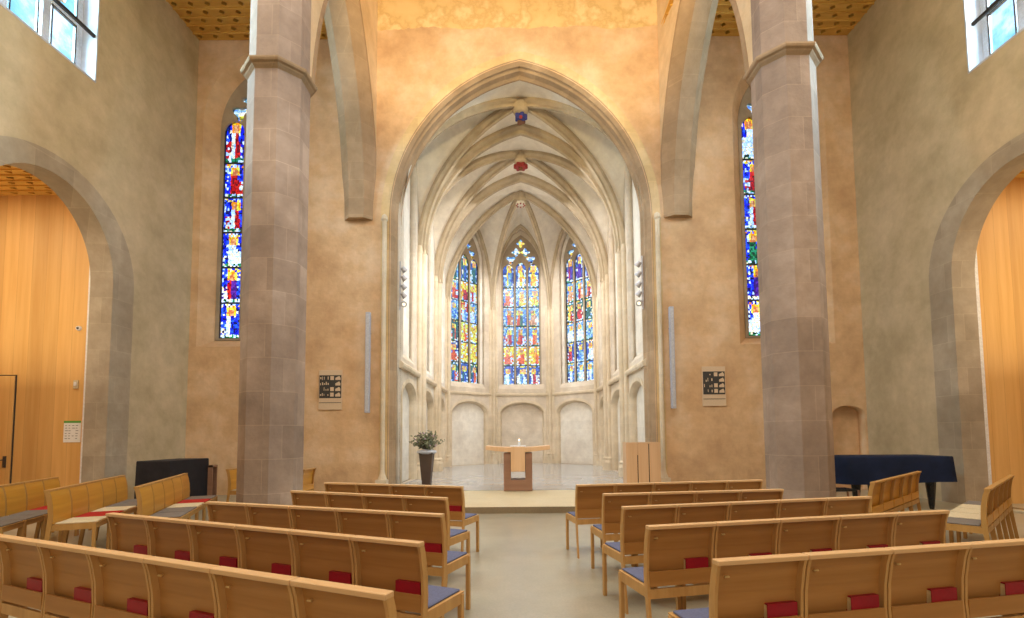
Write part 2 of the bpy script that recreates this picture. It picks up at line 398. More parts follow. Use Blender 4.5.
# ------------------------------------------------------------------ chancel (front) wall
YW = 12.8; YB = 13.3; XL, XR = -8.55, 8.88; CX = .09; AH = 12.12; TOP = 15.2
UX, UZ, UY = (1, 0, 0), (0, 0, 1), (0, 1, 0)
ARCH = dict(half=3.44, zs=7.2, apex=11.5)
fr = ((0, YW, 0), UX, UZ, UY)
outer = [(XL-.5, -.2), (XR+.6, -.2), (XR+.6, TOP), (XL-.5, TOP)]
LW = dict(cx=-7.08, half=.98, sill=4.02, spring=9.85, apex=11.5)
RW = dict(cx=6.93, half=.93, sill=3.98, spring=9.85, apex=11.5)
def big(w, n=12): return pointed(w['cx'], w['half']+.3, w['spring'], w['apex']+.35, w['sill']-.22, n)
def small(w, n=12): return pointed(w['cx'], w['half'], w['spring'], w['apex'], w['sill'], n)
niche = roundarch(8.41, .42, 1.93, .22, -.1, 10); niche_f = [(x, max(z, .02)) for x, z in niche]
chan = pointed(.06, ARCH['half']-.02, ARCH['zs'], ARCH['apex']-.02, .02, 24)
bm = plate_mesh(outer, [chan, big(LW), big(RW), niche_f], .5, fr)
for w in (LW, RW):
    loft(bm, to3(fr, big(w), 0), to3(fr, small(w), .34))
prism(bm, roundarch(8.41, .44, 1.93, .24, -.1, 10), .28, .3, lambda u, v, q: (u, YW+q, v))
struct(build('wall_front', bm, 'chancel'))
def sch_aisle(k, r):
    return (['blue', 'blue', 'blue', 'blue', 'blue', 'blue'][r % 6], [['blue', 'white'], ['red', 'purple'], ['white', 'green'], ['red', 'white'], ['red', 'yellow'], ['red', 'white']][r % 6])
tracery_window(1, fr, LW['cx'], LW['half'], LW['sill'], LW['spring'], LW['apex'], 6, sch_aisle, 3, .12, .3, nx=12, nz=17, tint=.08)
tracery_window(2, fr, RW['cx'], RW['half'], RW['sill'], RW['spring'], RW['apex'], 6, sch_aisle, 5, .12, .3, nx=12, nz=17, tint=.08)

# chancel arch mouldings
path = [Vector((x, YW, z)) for x, z in pointed(.06, ARCH['half'], ARCH['zs'], ARCH['apex'], .12, 24)]
bm = bmesh.new()
# side = +y, walking right jamb -> apex -> left jamb; side x tangent(up on right) = y x z = +x (outwards) -> inward=-1
prof = [(-.008, -.02), (-.008, .0), (.11, .09), (.13, .09), (.16, .07), (.20, .09), (.24, .13), (.42, .13), (.5, .17), (.56, .17), (.56, -.02)]
sweep(bm, path, (0, 1, 0), prof, inward=-1)
struct(build('trim_1', bm, 'archstone'))
bm = bmesh.new(); sweep(bm, path, (0, 1, 0), [(-.015, -.23), (-.015, -.015), (.05, -.015), (.05, -.23)], inward=-1)
struct(build('trim_4', bm, 'ringstone'))
# ------------------------------------------------------------------ nave shell
def plane_box(name, x0, x1, y0, y1, z0, z1, mat):
    bm = bmesh.new(); box(bm, x0, x1, y0, y1, z0, z1); return struct(build(name, bm, mat))
plane_box('floor', -15, 15, -8, YB, -.3, 0, 'floor')
plane_box('wall_back', -9.2, 9.5, -8.3, -8, 0, TOP, 'aisle')
plane_box('ceiling', -4.4, 4.8, -8, YB, TOP, TOP+.2, 'latticewood')
STEP_Y = 9.44; MID_Y = 12.24
bm = bmesh.new(); box(bm, -3.7, 3.95, STEP_Y, MID_Y, 0, .12)
for f in bm.faces:
    c = f.calc_center_median()
    if c.y < STEP_Y+.001: f.material_index = 1
o = struct(build('floor_step', bm, ['stepfloor', 'riser']))
bm = bmesh.new(); box(bm, -3.7, 3.95, MID_Y, YB, 0, .13); box(bm, -4.0, 4.1, YB, 24.3, -.2, .13)
struct(build('floor_choir', bm, 'choirfloor'))

# side walls: u = y, v = z
def side_wall(name, X, s, ac, aR, azs, sill, win0, win1, idx):
    """s=-1 left, +1 right; W outwards"""
    f = ((X, 0, 0), UY, UZ, (s, 0, 0))
    wt = 11.9
    hole_w = [(win0, sill), (win1, sill), (win1, wt), (win0, wt)]
    arch = roundarch(ac, aR-.04, azs, aR-.04, .02, 28)
    bm = plate_mesh([(-8.3, -.2), (YB, -.2), (YB, TOP), (-8.3, TOP)], [arch, hole_w], .46, f)
    struct(build(name, bm, 'aisle'))
    # dressed stone band around the arch
    bm = bmesh.new()
    ro = roundarch(ac, aR, azs, aR, 0, 36); ri = roundarch(ac, aR-.57, azs, aR-.36, 0, 36); rails = []
    for (a, b), (c, d) in zip(ro, ri):
        rails.append([bm.verts.new(q) for q in ((X-s*.012, a, b), (X-s*.012, c, d), (X+s*.44, c+(ac-c)*.02, d), (X+s*.44, a, b))])
    for A, B in zip(rails, rails[1:]):
        for k in range(4): bm.faces.new((A[k], A[(k+1) % 4], B[(k+1) % 4], B[k]))
    bm.faces.new(rails[0]); bm.faces.new(rails[-1][::-1])
    struct(build('trim_%d' % (idx+10), bm, 'sidestone'))
    # clerestory window
    root = struct(bpy.data.objects.new('window_%d' % idx, None)); COL.objects.link(root)
    bm = bmesh.new()
    for a0, a1, b0, b1 in ((win0-.01, win0+.02, sill, wt), (win1-.02, win1+.01, sill, wt), (win0, win1, sill-.02, sill+.02)):
        prism(bm, [(a0, b0), (a1, b0), (a1, b1), (a0, b1)], -.004, .46, lambda u, v, q: (X+s*q, u, v))
    build('reveal', bm, 'reveal', root)
    bm = bmesh.new(); nl = 4; pw = (win1-win0)/nl
    for i in range(nl+1):
        u = win0+i*pw; hw = .075 if 0 < i < nl else .06
        u = min(max(u, win0+.06), win1-.06)
        prism(bm, [(u-hw, sill), (u+hw, sill), (u+hw, wt), (u-hw, wt)], .30, .40, lambda u, v, q: (X+s*q, u, v))
    for z in (sill+.06, sill+1.15, wt-.05):
        prism(bm, [(win0, z-.05), (win1, z-.05), (win1, z+.05), (win0, z+.05)], .31, .39, lambda u, v, q: (X+s*q, u, v))
    build('window_frame', bm, 'whiteframe', root)
    bm = bmesh.new()
    for i in range(nl):
        a, b = win0+i*pw+.12, win0+(i+1)*pw-.12
        for z0, z1 in ((sill+.11, sill+1.1), (sill+1.2, wt-.1)):
            for q0, q1, w0, w1 in ((a, a+.03, z0, z1), (b-.03, b, z0, z1), (a, b, z0, z0+.03), (a, b, z1-.03, z1)):
                prism(bm, [(q0, w0), (q1, w0), (q1, w1), (q0, w1)], .32, .37, lambda u, v, q: (X+s*q, u, v))
    build('casement', bm, 'metal', root)
    bm = bmesh.new()
    v = [bm.verts.new((X+s*.345, u, z)) for u, z in ((win0, sill), (win1, sill), (win1, wt), (win0, wt))]; bm.faces.new(v)
    build('pane', bm, 'clear', root)
    return root
side_wall('wall_left', XL, -1, 8.9, 2.0, 4.7, 8.66, 6.6, 9.70, 3)
side_wall('wall_right', XR, 1, 8.58, 2.06, 4.63, 8.5, 6.3, 9.42, 4)

# lattice ceilings: boards with staggered openings whose near-black caps paint in the shade
def lattice(name, x0, x1, y0, y1, z, px, py, hw, hd):
    bm = bmesh.new(); nx = max(1, round((x1-x0)/px)); ny = max(1, round((y1-y0)/py)); px = (x1-x0)/nx; py = (y1-y0)/ny
    for j in range(ny):
        for i in range(nx):
            a, b = x0+i*px, y0+j*py
            c = (a+px/2, b+py/2)
            zz = z
            sq = [(a, b), (a+px, b), (a+px, b+py), (a, b+py)]
            if (i+j) % 2 == 0:
                dm = [(c[0]-hw, c[1]), (c[0], c[1]-hd), (c[0]+hw, c[1]), (c[0], c[1]+hd)]
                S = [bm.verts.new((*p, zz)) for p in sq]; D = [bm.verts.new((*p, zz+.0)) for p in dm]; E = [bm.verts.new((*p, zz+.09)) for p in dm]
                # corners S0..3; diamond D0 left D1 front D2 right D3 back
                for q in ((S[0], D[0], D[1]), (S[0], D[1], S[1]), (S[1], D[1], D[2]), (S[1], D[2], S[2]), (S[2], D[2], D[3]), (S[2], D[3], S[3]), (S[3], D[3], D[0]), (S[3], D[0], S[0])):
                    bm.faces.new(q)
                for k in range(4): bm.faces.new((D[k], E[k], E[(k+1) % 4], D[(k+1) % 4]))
                f = bm.faces.new(E); f.material_index = 1  # hole cap, its darkness put into the colour
            else:
                bm.faces.new([bm.verts.new((*p, zz)) for p in sq])
        # little lath standing below the board on every joint
        box(bm, x0, x1, y0+j*py-.018, y0+j*py+.018, z-.035, z+.001)
    box(bm, x0, x1, y0, y1, z+.1, z+.14)
    bmesh.ops.remove_doubles(bm, verts=bm.verts, dist=1e-4)
    me = bpy.data.meshes.new(name); bm.to_mesh(me); bm.free()
    return struct(link(name, me, ['latticewood', 'dark']))
lattice('ceiling_aisle_left', XL, -3.8, 6.0, YW, AH, .21, .25, .08, .075)
lattice('ceiling_aisle_right', 3.8, XR, 6.0, YW, AH, .21, .25, .08, .075)
plane_box('ceiling_nave_left', XL, -3.8, -8, 6.0, AH, AH+.14, 'latticewood')
plane_box('ceiling_nave_right', 3.8, XR, -8, 6.0, AH, AH+.14, 'latticewood')

# side rooms beyond the arches
LY, RY, SH = 10.62, 10.2, 6.78
plane_box('wall_wood_left', -14.2, XL-.42, LY, LY+.15, 0, SH, 'panelwood')
plane_box('wall_wood_right', XR+.40, 14.4, RY, RY+.15, 0, SH, 'panelwood')
lattice('ceiling_left_room', -14.2, XL-.40, 5.5, LY, SH, .19, .21, .08, .075)
lattice('ceiling_right_room', XR+.40, 14.4, 5.5, RY, SH, .19, .21, .08, .075)
plane_box('wall_left_room_end', -14.4, -14.2, 5.4, LY+.15, 0, SH+.1, 'panelwood')
plane_box('wall_right_room_end', 14.4, 14.6, 5.4, RY+.15, 0, SH+.1, 'panelwood')
plane_box('wall_left_room_near', -14.4, XL-.46, 5.3, 5.45, 0, SH+.1, 'panelwood')
plane_box('wall_right_room_near', XR+.46, 14.6, 5.3, 5.45, 0, SH+.1, 'panelwood')
plane_box('wall_left_return_glow', XL-.545, XL-.455, 10.38, LY+.1, 0, SH, 'white')  # closes the gap; its white paints in the glow at the jamb
plane_box('wall_right_return_glow', XR+.455, XR+.545, 10.08, RY+.1, 0, SH, 'white')  # same white strip of painted glow on the right
# wooden door with a lever handle in the left panelling
root = struct(bpy.data.objects.new('door_1', None)); COL.objects.link(root)
bm = bmesh.new(); box(bm, -11.85, -10.76, LY-.03, LY-.001, .02, 2.80); build('door_leaf', bm, 'panelwood', root, bevel=.006)
bm = bmesh.new(); box(bm, -10.75, -10.735, LY-.02, LY-.001, .02, 2.82); box(bm, -11.9, -10.735, LY-.02, LY-.001, 2.81, 2.825); build('door_gap', bm, 'ink', root)
bm = bmesh.new(); box(bm, -10.90, -10.84, LY-.05, LY-.03, .86, 1.10); cyl(bm, (-10.87, LY-.05, 1.02), (-10.87, LY-.10, 1.02), .012)
cyl(bm, (-10.87, LY-.095, 1.02), (-11.02, LY-.095, 1.02), .012); build('door_handle', bm, 'metal', root)
# small fittings on the panelling
def sensor(x, y, z, label, round_=True):
    r = empty('wall_sensor' if round_ else 'light_switch', (x, y, z)); tag(r, label, 'sensor' if round_ else 'switch')
    bm = bmesh.new()
    if round_:
        cyl(bm, (0, 0, 0), (0, -.04, 0), .055, .045, 16); build('housing', bm, 'white', r)
        bm = bmesh.new(); cyl(bm, (0, -.04, 0), (0, -.06, 0), .028, .015, 12); build('lens', bm, 'metal', r)
    else:
        box(bm, -.05, .05, -.03, 0, -.09, .09); build('housing', bm, 'beigepad', r, bevel=.008)
        bm = bmesh.new(); box(bm, -.025, .025, -.045, -.03, -.03, .05); build('rocker', bm, 'white', r)
sensor(-9.46, LY, 3.82, 'round white sensor high on the wood panelling of the left side room')
sensor(-9.46, LY, 2.61, 'small pale wall box above the paper notice on the left wood panelling', False)
sensor(9.44, RY, 3.72, 'round white sensor high on the wood panelling of the right side room')
sensor(9.47, RY, 2.61, 'small pale wall box on the right wood panelling below the sensor', False)
r = empty('paper_notice', (-9.50, LY, 1.60)); tag(r, 'white paper notice with a green header pinned on the left wood panelling', 'notice')
bm = bmesh.new(); box(bm, -.18, .18, -.01, 0, -.22, .23); build('sheet', bm, 'paper', r)
bm = bmesh.new(); box(bm, -.18, .18, -.014, -.01, .19, .235); build('header', bm, 'green', r)
bm = bmesh.new()
for i in range(6):
    for j in range(4):
        if rnd.random() < .75: box(bm, -.15+j*.075, -.15+j*.075+rnd.uniform(.03, .065), -.012, -.0101, .13-i*.055, .14-i*.055)
build('print', bm, 'ink', r)

# ------------------------------------------------------------------ pillars and arcades
def pillar(name, x, y, W, ztop_cap, cap_h=.23, rot=0):
    r = struct(bpy.data.objects.new(name, None)); COL.objects.link(r); r.location = (x, y, 0); r.rotation_euler = (0, 0, rot)
    k = W/2/math.cos(R(22.5)); a0 = R(22.5)
    bm = bmesh.new(); lathe(bm, [(k, 0), (k, ztop_cap-cap_h)], 8, rot=a0); o = build('shaft', bm, 'sand', r)
    bm = bmesh.new(); z = ztop_cap
    lathe(bm, [(k, z-cap_h), (k+.05, z-cap_h+.05), (k+.06, z-cap_h+.07), (k+.10, z-cap_h+.09), (k+.115, z-cap_h+.12), (k+.115, z-.08), (k+.10, z-.07), (k-.02, z)], 8, rot=a0)
    build('capital', bm, 'archstone', r)
    bm = bmesh.new(); k2 = k-.015; lathe(bm, [(k2, z-.05), (k2, TOP)], 8, rot=a0); build('upper_shaft', bm, 'sand', r)
    bm = bmesh.new(); lathe(bm, [(k+.05, 0), (k+.05, .16), (k+.03, .2), (k-.01, .23)], 8, rot=a0); build('base', bm, 'sand', r)
    return r
PL = (-4.22, 8.5); PR = (4.60, 8.3); CAPZ = 7.88
pillar('trim_pillar_left', PL[0], PL[1], .93, CAPZ)
pillar('trim_pillar_right', PR[0], PR[1], .93, CAPZ)
def arcade(n, P0, P1):
    P0, P1 = Vector((*P0, 0)), Vector((*P1, 0)); L = (P1-P0).length; U = (P1-P0)/L; V = Vector((0, 0, 1)); S = U.cross(V)  # +x side
    a, b = .36, L+.08; cx = (a+b)/2; half = (b-a)/2; zs = 7.25; apex = 12.25
    f = (P0-S*.45, U, V, S)
    ring = pointed(cx, half, zs, apex, None, 20)
    outline = [(-.2, TOP), (-.2, 8.3), (a+.0, 8.3)]+[(u, v) for u, v in ring[::-1] if not (u < cx and v < 8.3)]+[(L, zs), (L, TOP)]
    # wall above the arch, pulled back from the intrados so the moulding shows
    big_ = pointed(cx, half+.02, zs, apex+.02, None, 20)
    outline = [(-.1, TOP), (-.1, 8.6)]+[(u, v) for u, v in big_[::-1] if not (u < cx and v < 8.6)]+[(L+.05, zs+.3), (L+.05, TOP)]
    ring2 = pointed(cx, half-.22, zs, apex-.30, None, 24)
    wallpts = [(-.1, TOP), (-.1, 7.9)]+[(u, v) for u, v in pointed(cx, half+.08, zs, apex+.10, None, 24)[::-1] if (v > 7.9)]
    wallpts = [(x, z) for x, z in wallpts if not (x > L)]
    wallpts += [(L+.02, 8.45), (L+.02, TOP)]
    bm = plate_mesh(wallpts, [], .88, (P0-S*.44, U, V, S))
    struct(build('wall_arcade_%s' % n, bm, 'arcade'))
    bm = bmesh.new()
    base = 7.12
    pth = [P0+U*u+V*v for u, v in pointed(cx, half, zs, apex, None, 28) if u > cx or v > CAPZ-.06]
    pth = [P0+U*(cx+half)+V*base]+pth
    prof = [(-.45, -.12), (-.45, .0), (-.20, .26), (.20, .26), (.45, 0), (.45, -.12)]
    sweep(bm, pth, S, prof, inward=1)
    o = struct(build('trim_arcade_%s' % n, bm, 'archstone'))
    return S
for n, p, q in (('left', PL, (-4.20, YW)), ('right', PR, (4.22, YW))): arcade(n, p, q)

# ------------------------------------------------------------------ choir
CW = 3.3; HS = 7.3; VA = 11.55
c_ = ((VA-HS)**2-CW**2)/(2*CW); RR = CW+c_
def P(l):
    return HS+math.sqrt(max(0, RR*RR-(CW*min(abs(l), 1)+c_)**2))
YR = [13.2, 15.75, 18.8]; YC = 20.17; YE = YC+CW; HF = CW*math.tan(R(22.5))
def cell(bm, C, A, B, n=14):
    """vault web between boss C and wall corners A,B"""
    C, A, B = Vector((*C, 0)), Vector((*A, 0)), Vector((*B, 0)); G = {}
    for i in range(n+1):
        # fine near the wall
        m = math.sin(i/n*math.pi/2) if i < n else 1
        for j in range(-i, i+1):
            s = (j/i) if i else 0
            p = C+((A+B)/2-C)*m+(B-A)/2*m*s
            G[i, j] = bm.verts.new((p.x, p.y, P(m*s)))
    for i in range(n):
        for j in range(-i, i+1):
            bm.faces.new((G[i, j], G[i+1, j], G[i+1, j+1])) if j >= 0 else bm.faces.new((G[i, j], G[i+1, j-1], G[i+1, j]))
            if j == 0: bm.faces.new((G[i, j], G[i+1, -1], G[i+1, 0]))
            if j < i:
                if j >= 0: bm.faces.new((G[i, j], G[i+1, j+1], G[i, j+1]))
                else: bm.faces.new((G[i, j], G[i+1, j], G[i, j+1]))
def rib_path(C, A, n=22, drop=0):
    C, A = Vector((*C, 0)), Vector((*A, 0)); pts = []
    amax = math.acos(c_/RR)
    for i in range(n+1):
        a = amax*i/n; l = (RR*math.cos(a)-c_)/CW; p = C+(A-C)*l
        pts.append(Vector((p.x, p.y, HS+RR*math.sin(a)-drop)))
    return pts     # from the wall spring up to the crown
def rib(bm, C, A, w=.11, d=.24):
    pts = rib_path(C, A); dr = Vector((*A, 0))-Vector((*C, 0)); side = dr.cross(Vector((0, 0, 1))).normalized()
    # path climbs towards C: tangent up; normal towards C at the spring
    t = (pts[1]-pts[0]); nn = side.cross(t); inw = 1 if nn.dot(-dr) > 0 else -1
    sweep(bm, pts, side, [(-w, -.03), (w, -.03), (w, d*.35), (w*.45, d*.65), (w*.4, d), (-w*.4, d), (-w*.45, d*.65), (-w, d*.35)], inward=inw)
web = bmesh.new(); 
cor = lambda s, y: (CX+s*CW, y)
centres = []
ribs = []
for k in range(2):
    ya, yb = YR[k], YR[k+1]; C = (CX, (ya+yb)/2); centres.append(C)
    q = [cor(-1, ya), cor(1, ya), cor(1, yb), cor(-1, yb)]
    for i in range(4): cell(web, C, q[i], q[(i+1) % 4])
    for c in q:
        if c[1] < 13.3: c = (CX+(c[0]-CX)*1.075, 13.15)
        ribs.append((C, c, .13, .22))
for y in YR[1:]:
    for s in (-1, 1): ribs.append(((CX, y), cor(s, y), .17, .28))
OC = [(CX-CW, YC-HF), (CX-CW, YC+HF), (CX-HF, YE), (CX+HF, YE), (CX+CW, YC+HF), (CX+CW, YC-HF)]
C = (CX, YC); centres.append(C)
for i in range(5): cell(web, C, OC[i], OC[i+1])
cell(web, C, OC[5], OC[0])
for c in OC[1:5]: ribs.append((C, c, .11, .22))
bmesh.ops.remove_doubles(web, verts=web.verts, dist=1e-4)
o = struct(build('ceiling_choir_vault', web, 'web', smooth=False))
for p in o.data.polygons: p.use_smooth = True
bm = bmesh.new()
for r_ in ribs: rib(bm, *r_)
struct(build('trim_vault_ribs', bm, 'rib'))
# wall ribs
bm = bmesh.new()
def face_list():
    L = []
    for k in range(2):
        L.append((cor(-1, YR[k]), cor(-1, YR[k+1]))); L.append((cor(1, YR[k+1]), cor(1, YR[k])))
    for i in range(5): L.append((OC[i], OC[i+1]))
    return L
for a, b in face_list()[5:8]:
    m = ((a[0]+b[0])/2, (a[1]+b[1])/2)
    for e in (a, b):
        pts = rib_path(m, e); dr = Vector((*e, 0))-Vector((*m, 0)); side = dr.cross(Vector((0, 0, 1))).normalized()
        t = pts[1]-pts[0]; inw = 1 if side.cross(t).dot(-dr) > 0 else -1
        sweep(bm, pts, side, [(-.1, -.02), (.1, -.02), (.1, .06), (.05, .11), (-.05, .11), (-.1, .06)], inward=inw)
struct(build('trim_wall_ribs', bm, 'rib'))
# walls of the choir: every face is a front layer with a blind arch below and a tall recess above
def choir_face(name, A, B, window, idx, up_mat='choir', seed=1, du=0):
    A, B = Vector((*A, 0)), Vector((*B, 0)); L = (B-A).length; U = (B-A)/L; V = Vector((0, 0, 1)); W = U.cross(V)*-1
    cen = Vector((CX, 17 if not window else YC, 0))
    mid = (A+B)/2
    if W.dot(mid-cen) < 0: W = -W
    f = (A, U, V, W); h = L/2
    nh = min(h-.33, 1.22); wh = (.95 if name == 'wall_apse_back' else .87) if window else min(h-.58, 1.0)
    nic = roundarch(h, nh, 2.45, .55, .14, 16); wapex = 11.15
    hw = h+du; rec = pointed(hw, wh+.12, 9.5, wapex+.22, 3.62, 12)
    bm = plate_mesh([(-.05, -.1), (L+.05, -.1), (L+.05, 12.1), (-.05, 12.1)], [nic, rec], .2, f)
    # sloping sill of the recess
    prism(bm, [(0, 3.62), (.2, 3.62), (.2, 3.86)], hw-wh-.12, hw+wh+.12, lambda u, v, q: A+U*q+V*v+W*u)
    r = struct(build(name, bm, up_mat))
    f2 = (A+W*.2, U, V, W); sill = 3.77
    holes = [pointed(hw, wh, 9.5, wapex, sill, 12)] if window else []
    bm = plate_mesh([(-.12, 3.3), (L+.12, 3.3), (L+.12, 12.1), (-.12, 12.1)], holes, .3, f2)
    prism(bm, [(-.12, -.1), (L+.12, -.1), (L+.12, 3.3), (-.12, 3.3)], 0, .3, lambda u, v, q: A+W*.2+U*u+V*v+W*q, 0)
    struct(build(name+'_backing', bm, 'choir' if name == 'wall_apse_back' else 'choirlight'))
    # string course
    bm = bmesh.new()
    g, o_ = (.5, .08) if window else (1, 0)
    prism(bm, [(-.09*g, 3.28+o_*.2), (-.12*g, 3.34), (-.12*g, 3.40), (.0, 3.50-o_), (.05, 3.50-o_), (.05, 3.28+o_*.2)], .02, L-.02, lambda u, v, q: A+U*q+V*v+W*u)
    # arch label around the niche
    pth = [A+U*u+V*v for u, v in roundarch(h, nh, 2.45, .55, .14, 20)]
    sgn = 1 if W.cross(pth[1]-pth[0]).dot(A+U*h-pth[0]) > 0 else -1
    sweep(bm, pth, W, [(-.03, -.10), (-.03, 0), (.04, .05), (.12, .07), (.2, .07), (.2, -.04)], inward=sgn)
    struct(build('trim_%d' % (40+idx), bm, 'shaft'))
    if window:
        tracery_window(idx, f2, hw, wh, sill, 9.5, wapex, 6, window, seed, .12, .06)
def sch_left(k, r):
    g = [['teal', 'dusk', 'teal'], ['dusk', 'yellow', 'yellow'], ['teal', 'yellow', 'yellow'], ['sky', 'orange', 'sky'], ['sky', 'yellow', 'yellow'], ['sky', 'teal', 'dusk']][r]
    return g[k % 3], [['teal', 'dusk', 'orange'], ['orange', 'white', 'yellow'], ['orange', 'yellow', 'teal'], ['red', 'white', 'sky'], ['orange', 'red', 'white'], ['teal', 'dusk', 'sky']][r]
def sch_mid(k, r):
    return ['dusk', 'yellow', 'sky', 'sky', 'sky', 'dusk'][r], [['red', 'white', 'sky'], ['orange', 'yellow', 'orange'], ['red', 'orange', 'flesh'], ['teal', 'orange', 'flesh'], ['yellow', 'orange', 'white'], ['white', 'sky', 'yellow']][r]
def sch_right(k, r):
    return ['sky', 'dusk', 'sky', 'teal', 'sky', 'dusk'][r], [['white', 'dusk'], ['sky', 'white', 'red'], ['white', 'sky', 'flesh'], ['red', 'yellow', 'teal'], ['red', 'sky', 'flesh'], ['red', 'purple', 'sky']][r]
F = face_list()
choir_face('wall_choir_left_1', *F[0], None, 0)
choir_face('wall_choir_right_1', *F[1], None, 1)
choir_face('wall_choir_left_2', *F[2], None, 2, 'choirlight')  # lighter stone: daylight on this wall put into the colour
choir_face('wall_choir_right_2', *F[3], None, 3)
choir_face('wall_apse_left', *F[4], None, 4, 'choirlight')  # pale stone again, brightness painted in
choir_face('wall_apse_back_left', *F[5], sch_left, 5, seed=11, du=-.08)
choir_face('wall_apse_back', *F[6], sch_mid, 6, seed=17)
choir_face('wall_apse_back_right', *F[7], sch_right, 7, seed=23, du=.17)
choir_face('wall_apse_right', *F[8], None, 8)
# respond shafts
def respond(i, x, y, dirv, r=.085, big_=.11, mat='shaft'):
    d = Vector(dirv).normalized(); s = Vector((-d.y, d.x)); bm = bmesh.new()
    c = Vector((x, y))
    for off, fo, rad in ((0, .14, big_), (-.17, .05, r), (.17, .05, r)):
        q = c+d*fo+s*off
        lathe(bm, [(rad*1.7, .12), (rad*1.7, .42), (rad*1.35, .52), (rad*1.5, .58), (rad, .64), (rad, HS-.05), (rad*1.15, HS-.02), (rad*1.15, HS+.03), (rad*.8, HS+.2)], 14, (q.x, q.y))
    k = .2
    pl = [c-s*.30-d*.1, c+s*.30-d*.1, c+s*.30+d*.10, c+s*.10+d*.26, c-s*.10+d*.26, c-s*.30+d*.10]
    prism(bm, [(p.x, p.y) for p in pl], .12, .34, lambda u, v, q: (u, v, q))
    # backing pier
    pl = [c-s*.24-d*.1, c+s*.24-d*.1, c+s*.24+d*.03, c+s*.06+d*.12, c-s*.06+d*.12, c-s*.24+d*.03]
    prism(bm, [(p.x, p.y) for p in pl], .12, HS+.1, lambda u, v, q: (u, v, q))
    o = struct(build('trim_%d' % (20+i), bm, mat)); 
    for p in o.data.polygons:
        if len(p.vertices) == 4: p.use_smooth = False
    return o
i = 0
for y in (YR[1], YR[2]):
    for s in (-1, 1):
        respond(i, CX+s*CW, y, (-s, 0)); i += 1
for (x, y) in OC[1:5]:
    respond(i, x, y, (CX-x, YC-y), .055, .075); i += 1
# outer rolls beside the chancel arch, standing on small plinths
for s in (-1, 1):
    bm = bmesh.new(); x = .06+s*3.56; y = YW-.06
    lathe(bm, [(.13, .12), (.13, .34), (.10, .42), (.075, .5), (.06, .6), (.06, 7.05), (.09, 7.1), (.07, 7.2), (.02, 7.25)], 12, (x, y))
    box(bm, x-.14, x+.14, y-.14, y+.1, 0, .36)
    struct(build('trim_%d' % (30+s), bm, 'shaft'))
# painted bosses
def boss(C, kind, label):
    z = VA-.42; r = empty('roof_boss', (C[0], C[1], z)); tag(r, label, 'roof boss')
    bm = bmesh.new(); lathe(bm, [(.10, -.06), (.2, -.02), (.24, .06), (.22, .2), (.2, .32)], 16); build('collar', bm, 'rib', r)
    bm = bmesh.new()
    if kind == 'figure':
        pts = foil(0, 0, .13, 5, .22, 30); prism(bm, pts, -.20, -.05, lambda u, v, q: (u*1.25, v, q)); build('robe', bm, 'bossblue', r)
        bm = bmesh.new(); bmesh.ops.create_icosphere(bm, subdivisions=2, radius=.055, matrix=Matrix.Translation((0, -.15, -.22))); build('head', bm, 'bossred', r, True)
        bm = bmesh.new(); prism(bm, foil(0, .14, .12, 3, .2, 24), -.21, -.04, lambda u, v, q: (u, v, q)); build('wing', bm, 'bossbrown', r)
    elif kind == 'rose':
        prism(bm, foil(0, 0, .18, 6, .16, 36), -.18, -.04, lambda u, v, q: (u*1.2, v, q)); build('petals', bm, 'bossred', r)
        bm = bmesh.new(); bmesh.ops.create_icosphere(bm, subdivisions=2, radius=.08, matrix=Matrix.Translation((0, -.02, -.19))); build('heart', bm, 'bossbrown', r, True)
    else:
        prism(bm, foil(0, 0, .18, 8, .1, 40), -.16, -.04, lambda u, v, q: (u, v, q)); build('rosette', bm, 'choirlight', r)
        bm = bmesh.new()
        for k in range(8):
            a = k*math.pi/4; bmesh.ops.create_icosphere(bm, subdivisions=1, radius=.04, matrix=Matrix.Translation((.17*math.cos(a), .17*math.sin(a), -.17)))
        build('berries', bm, 'bossred', r)
boss(centres[0], 'figure', 'carved roof boss with blue robed figure at the vault crown nearest the nave')
boss(centres[1], 'rose', 'red flower roof boss on the middle choir vault')
boss(centres[2], 'rosette', 'small white and red rosette boss where the apse ribs meet')

# ------------------------------------------------------------------ spotlight columns by the choir arch
def spot(x, y, z, dx, lit, label):
    r = empty('spotlight', (x, y, z)); tag(r, label, 'spotlight', 'spotlights in columns beside the chancel arch')
    bm = bmesh.new(); cyl(bm, (0, 0, 0), (-dx*.07, 0, 0), .015); cyl(bm, (-dx*.07, 0, .03), (-dx*.07, 0, -.03), .03); build('bracket', bm, 'lightmetal', r)
    bm = bmesh.new(); d = Vector((dx*-.25, .2, -.3)).normalized() if not lit else Vector((dx*-.2, -.6, -.4)).normalized(); c = Vector((-dx*.11, 0, -.02))
    cyl(bm, c-d*.07, c+d*.07, .055, .085, 16); build('lamp_head', bm, 'lightmetal', r, False)
    if lit:
        bm = bmesh.new(); cyl(bm, c+d*.071, c+d*.078, .045, .045, 16); build('lamp_face', bm, 'lamp', r)
ORD = ['topmost', 'second from the top', 'third from the top', 'fourth from the top', 'lowest and glowing']
for s, nm, zz in ((-1, 'left', (5.95, 5.72, 5.48, 5.25, 5.02)), (1, 'right', (6.05, 5.78, 5.50, 5.24, 5.0))):
    for k, z in enumerate(zz):
        x = .06+s*3.265
        spot(x, 13.2, z, s, k == 4, 'grey spotlight, %s in the %s column beside the choir arch' % (ORD[k], nm))
    # rail
    bm = bmesh.new(); box(bm, .06+s*3.255-.02, .06+s*3.255+.02, 13.18, 13.22, zz[-1]-.2, zz[0]+.2)
    tag(build('mounting_rail', bm, 'lightmetal'), 'slim vertical rail carrying the %s column of spotlights' % nm, 'rail')

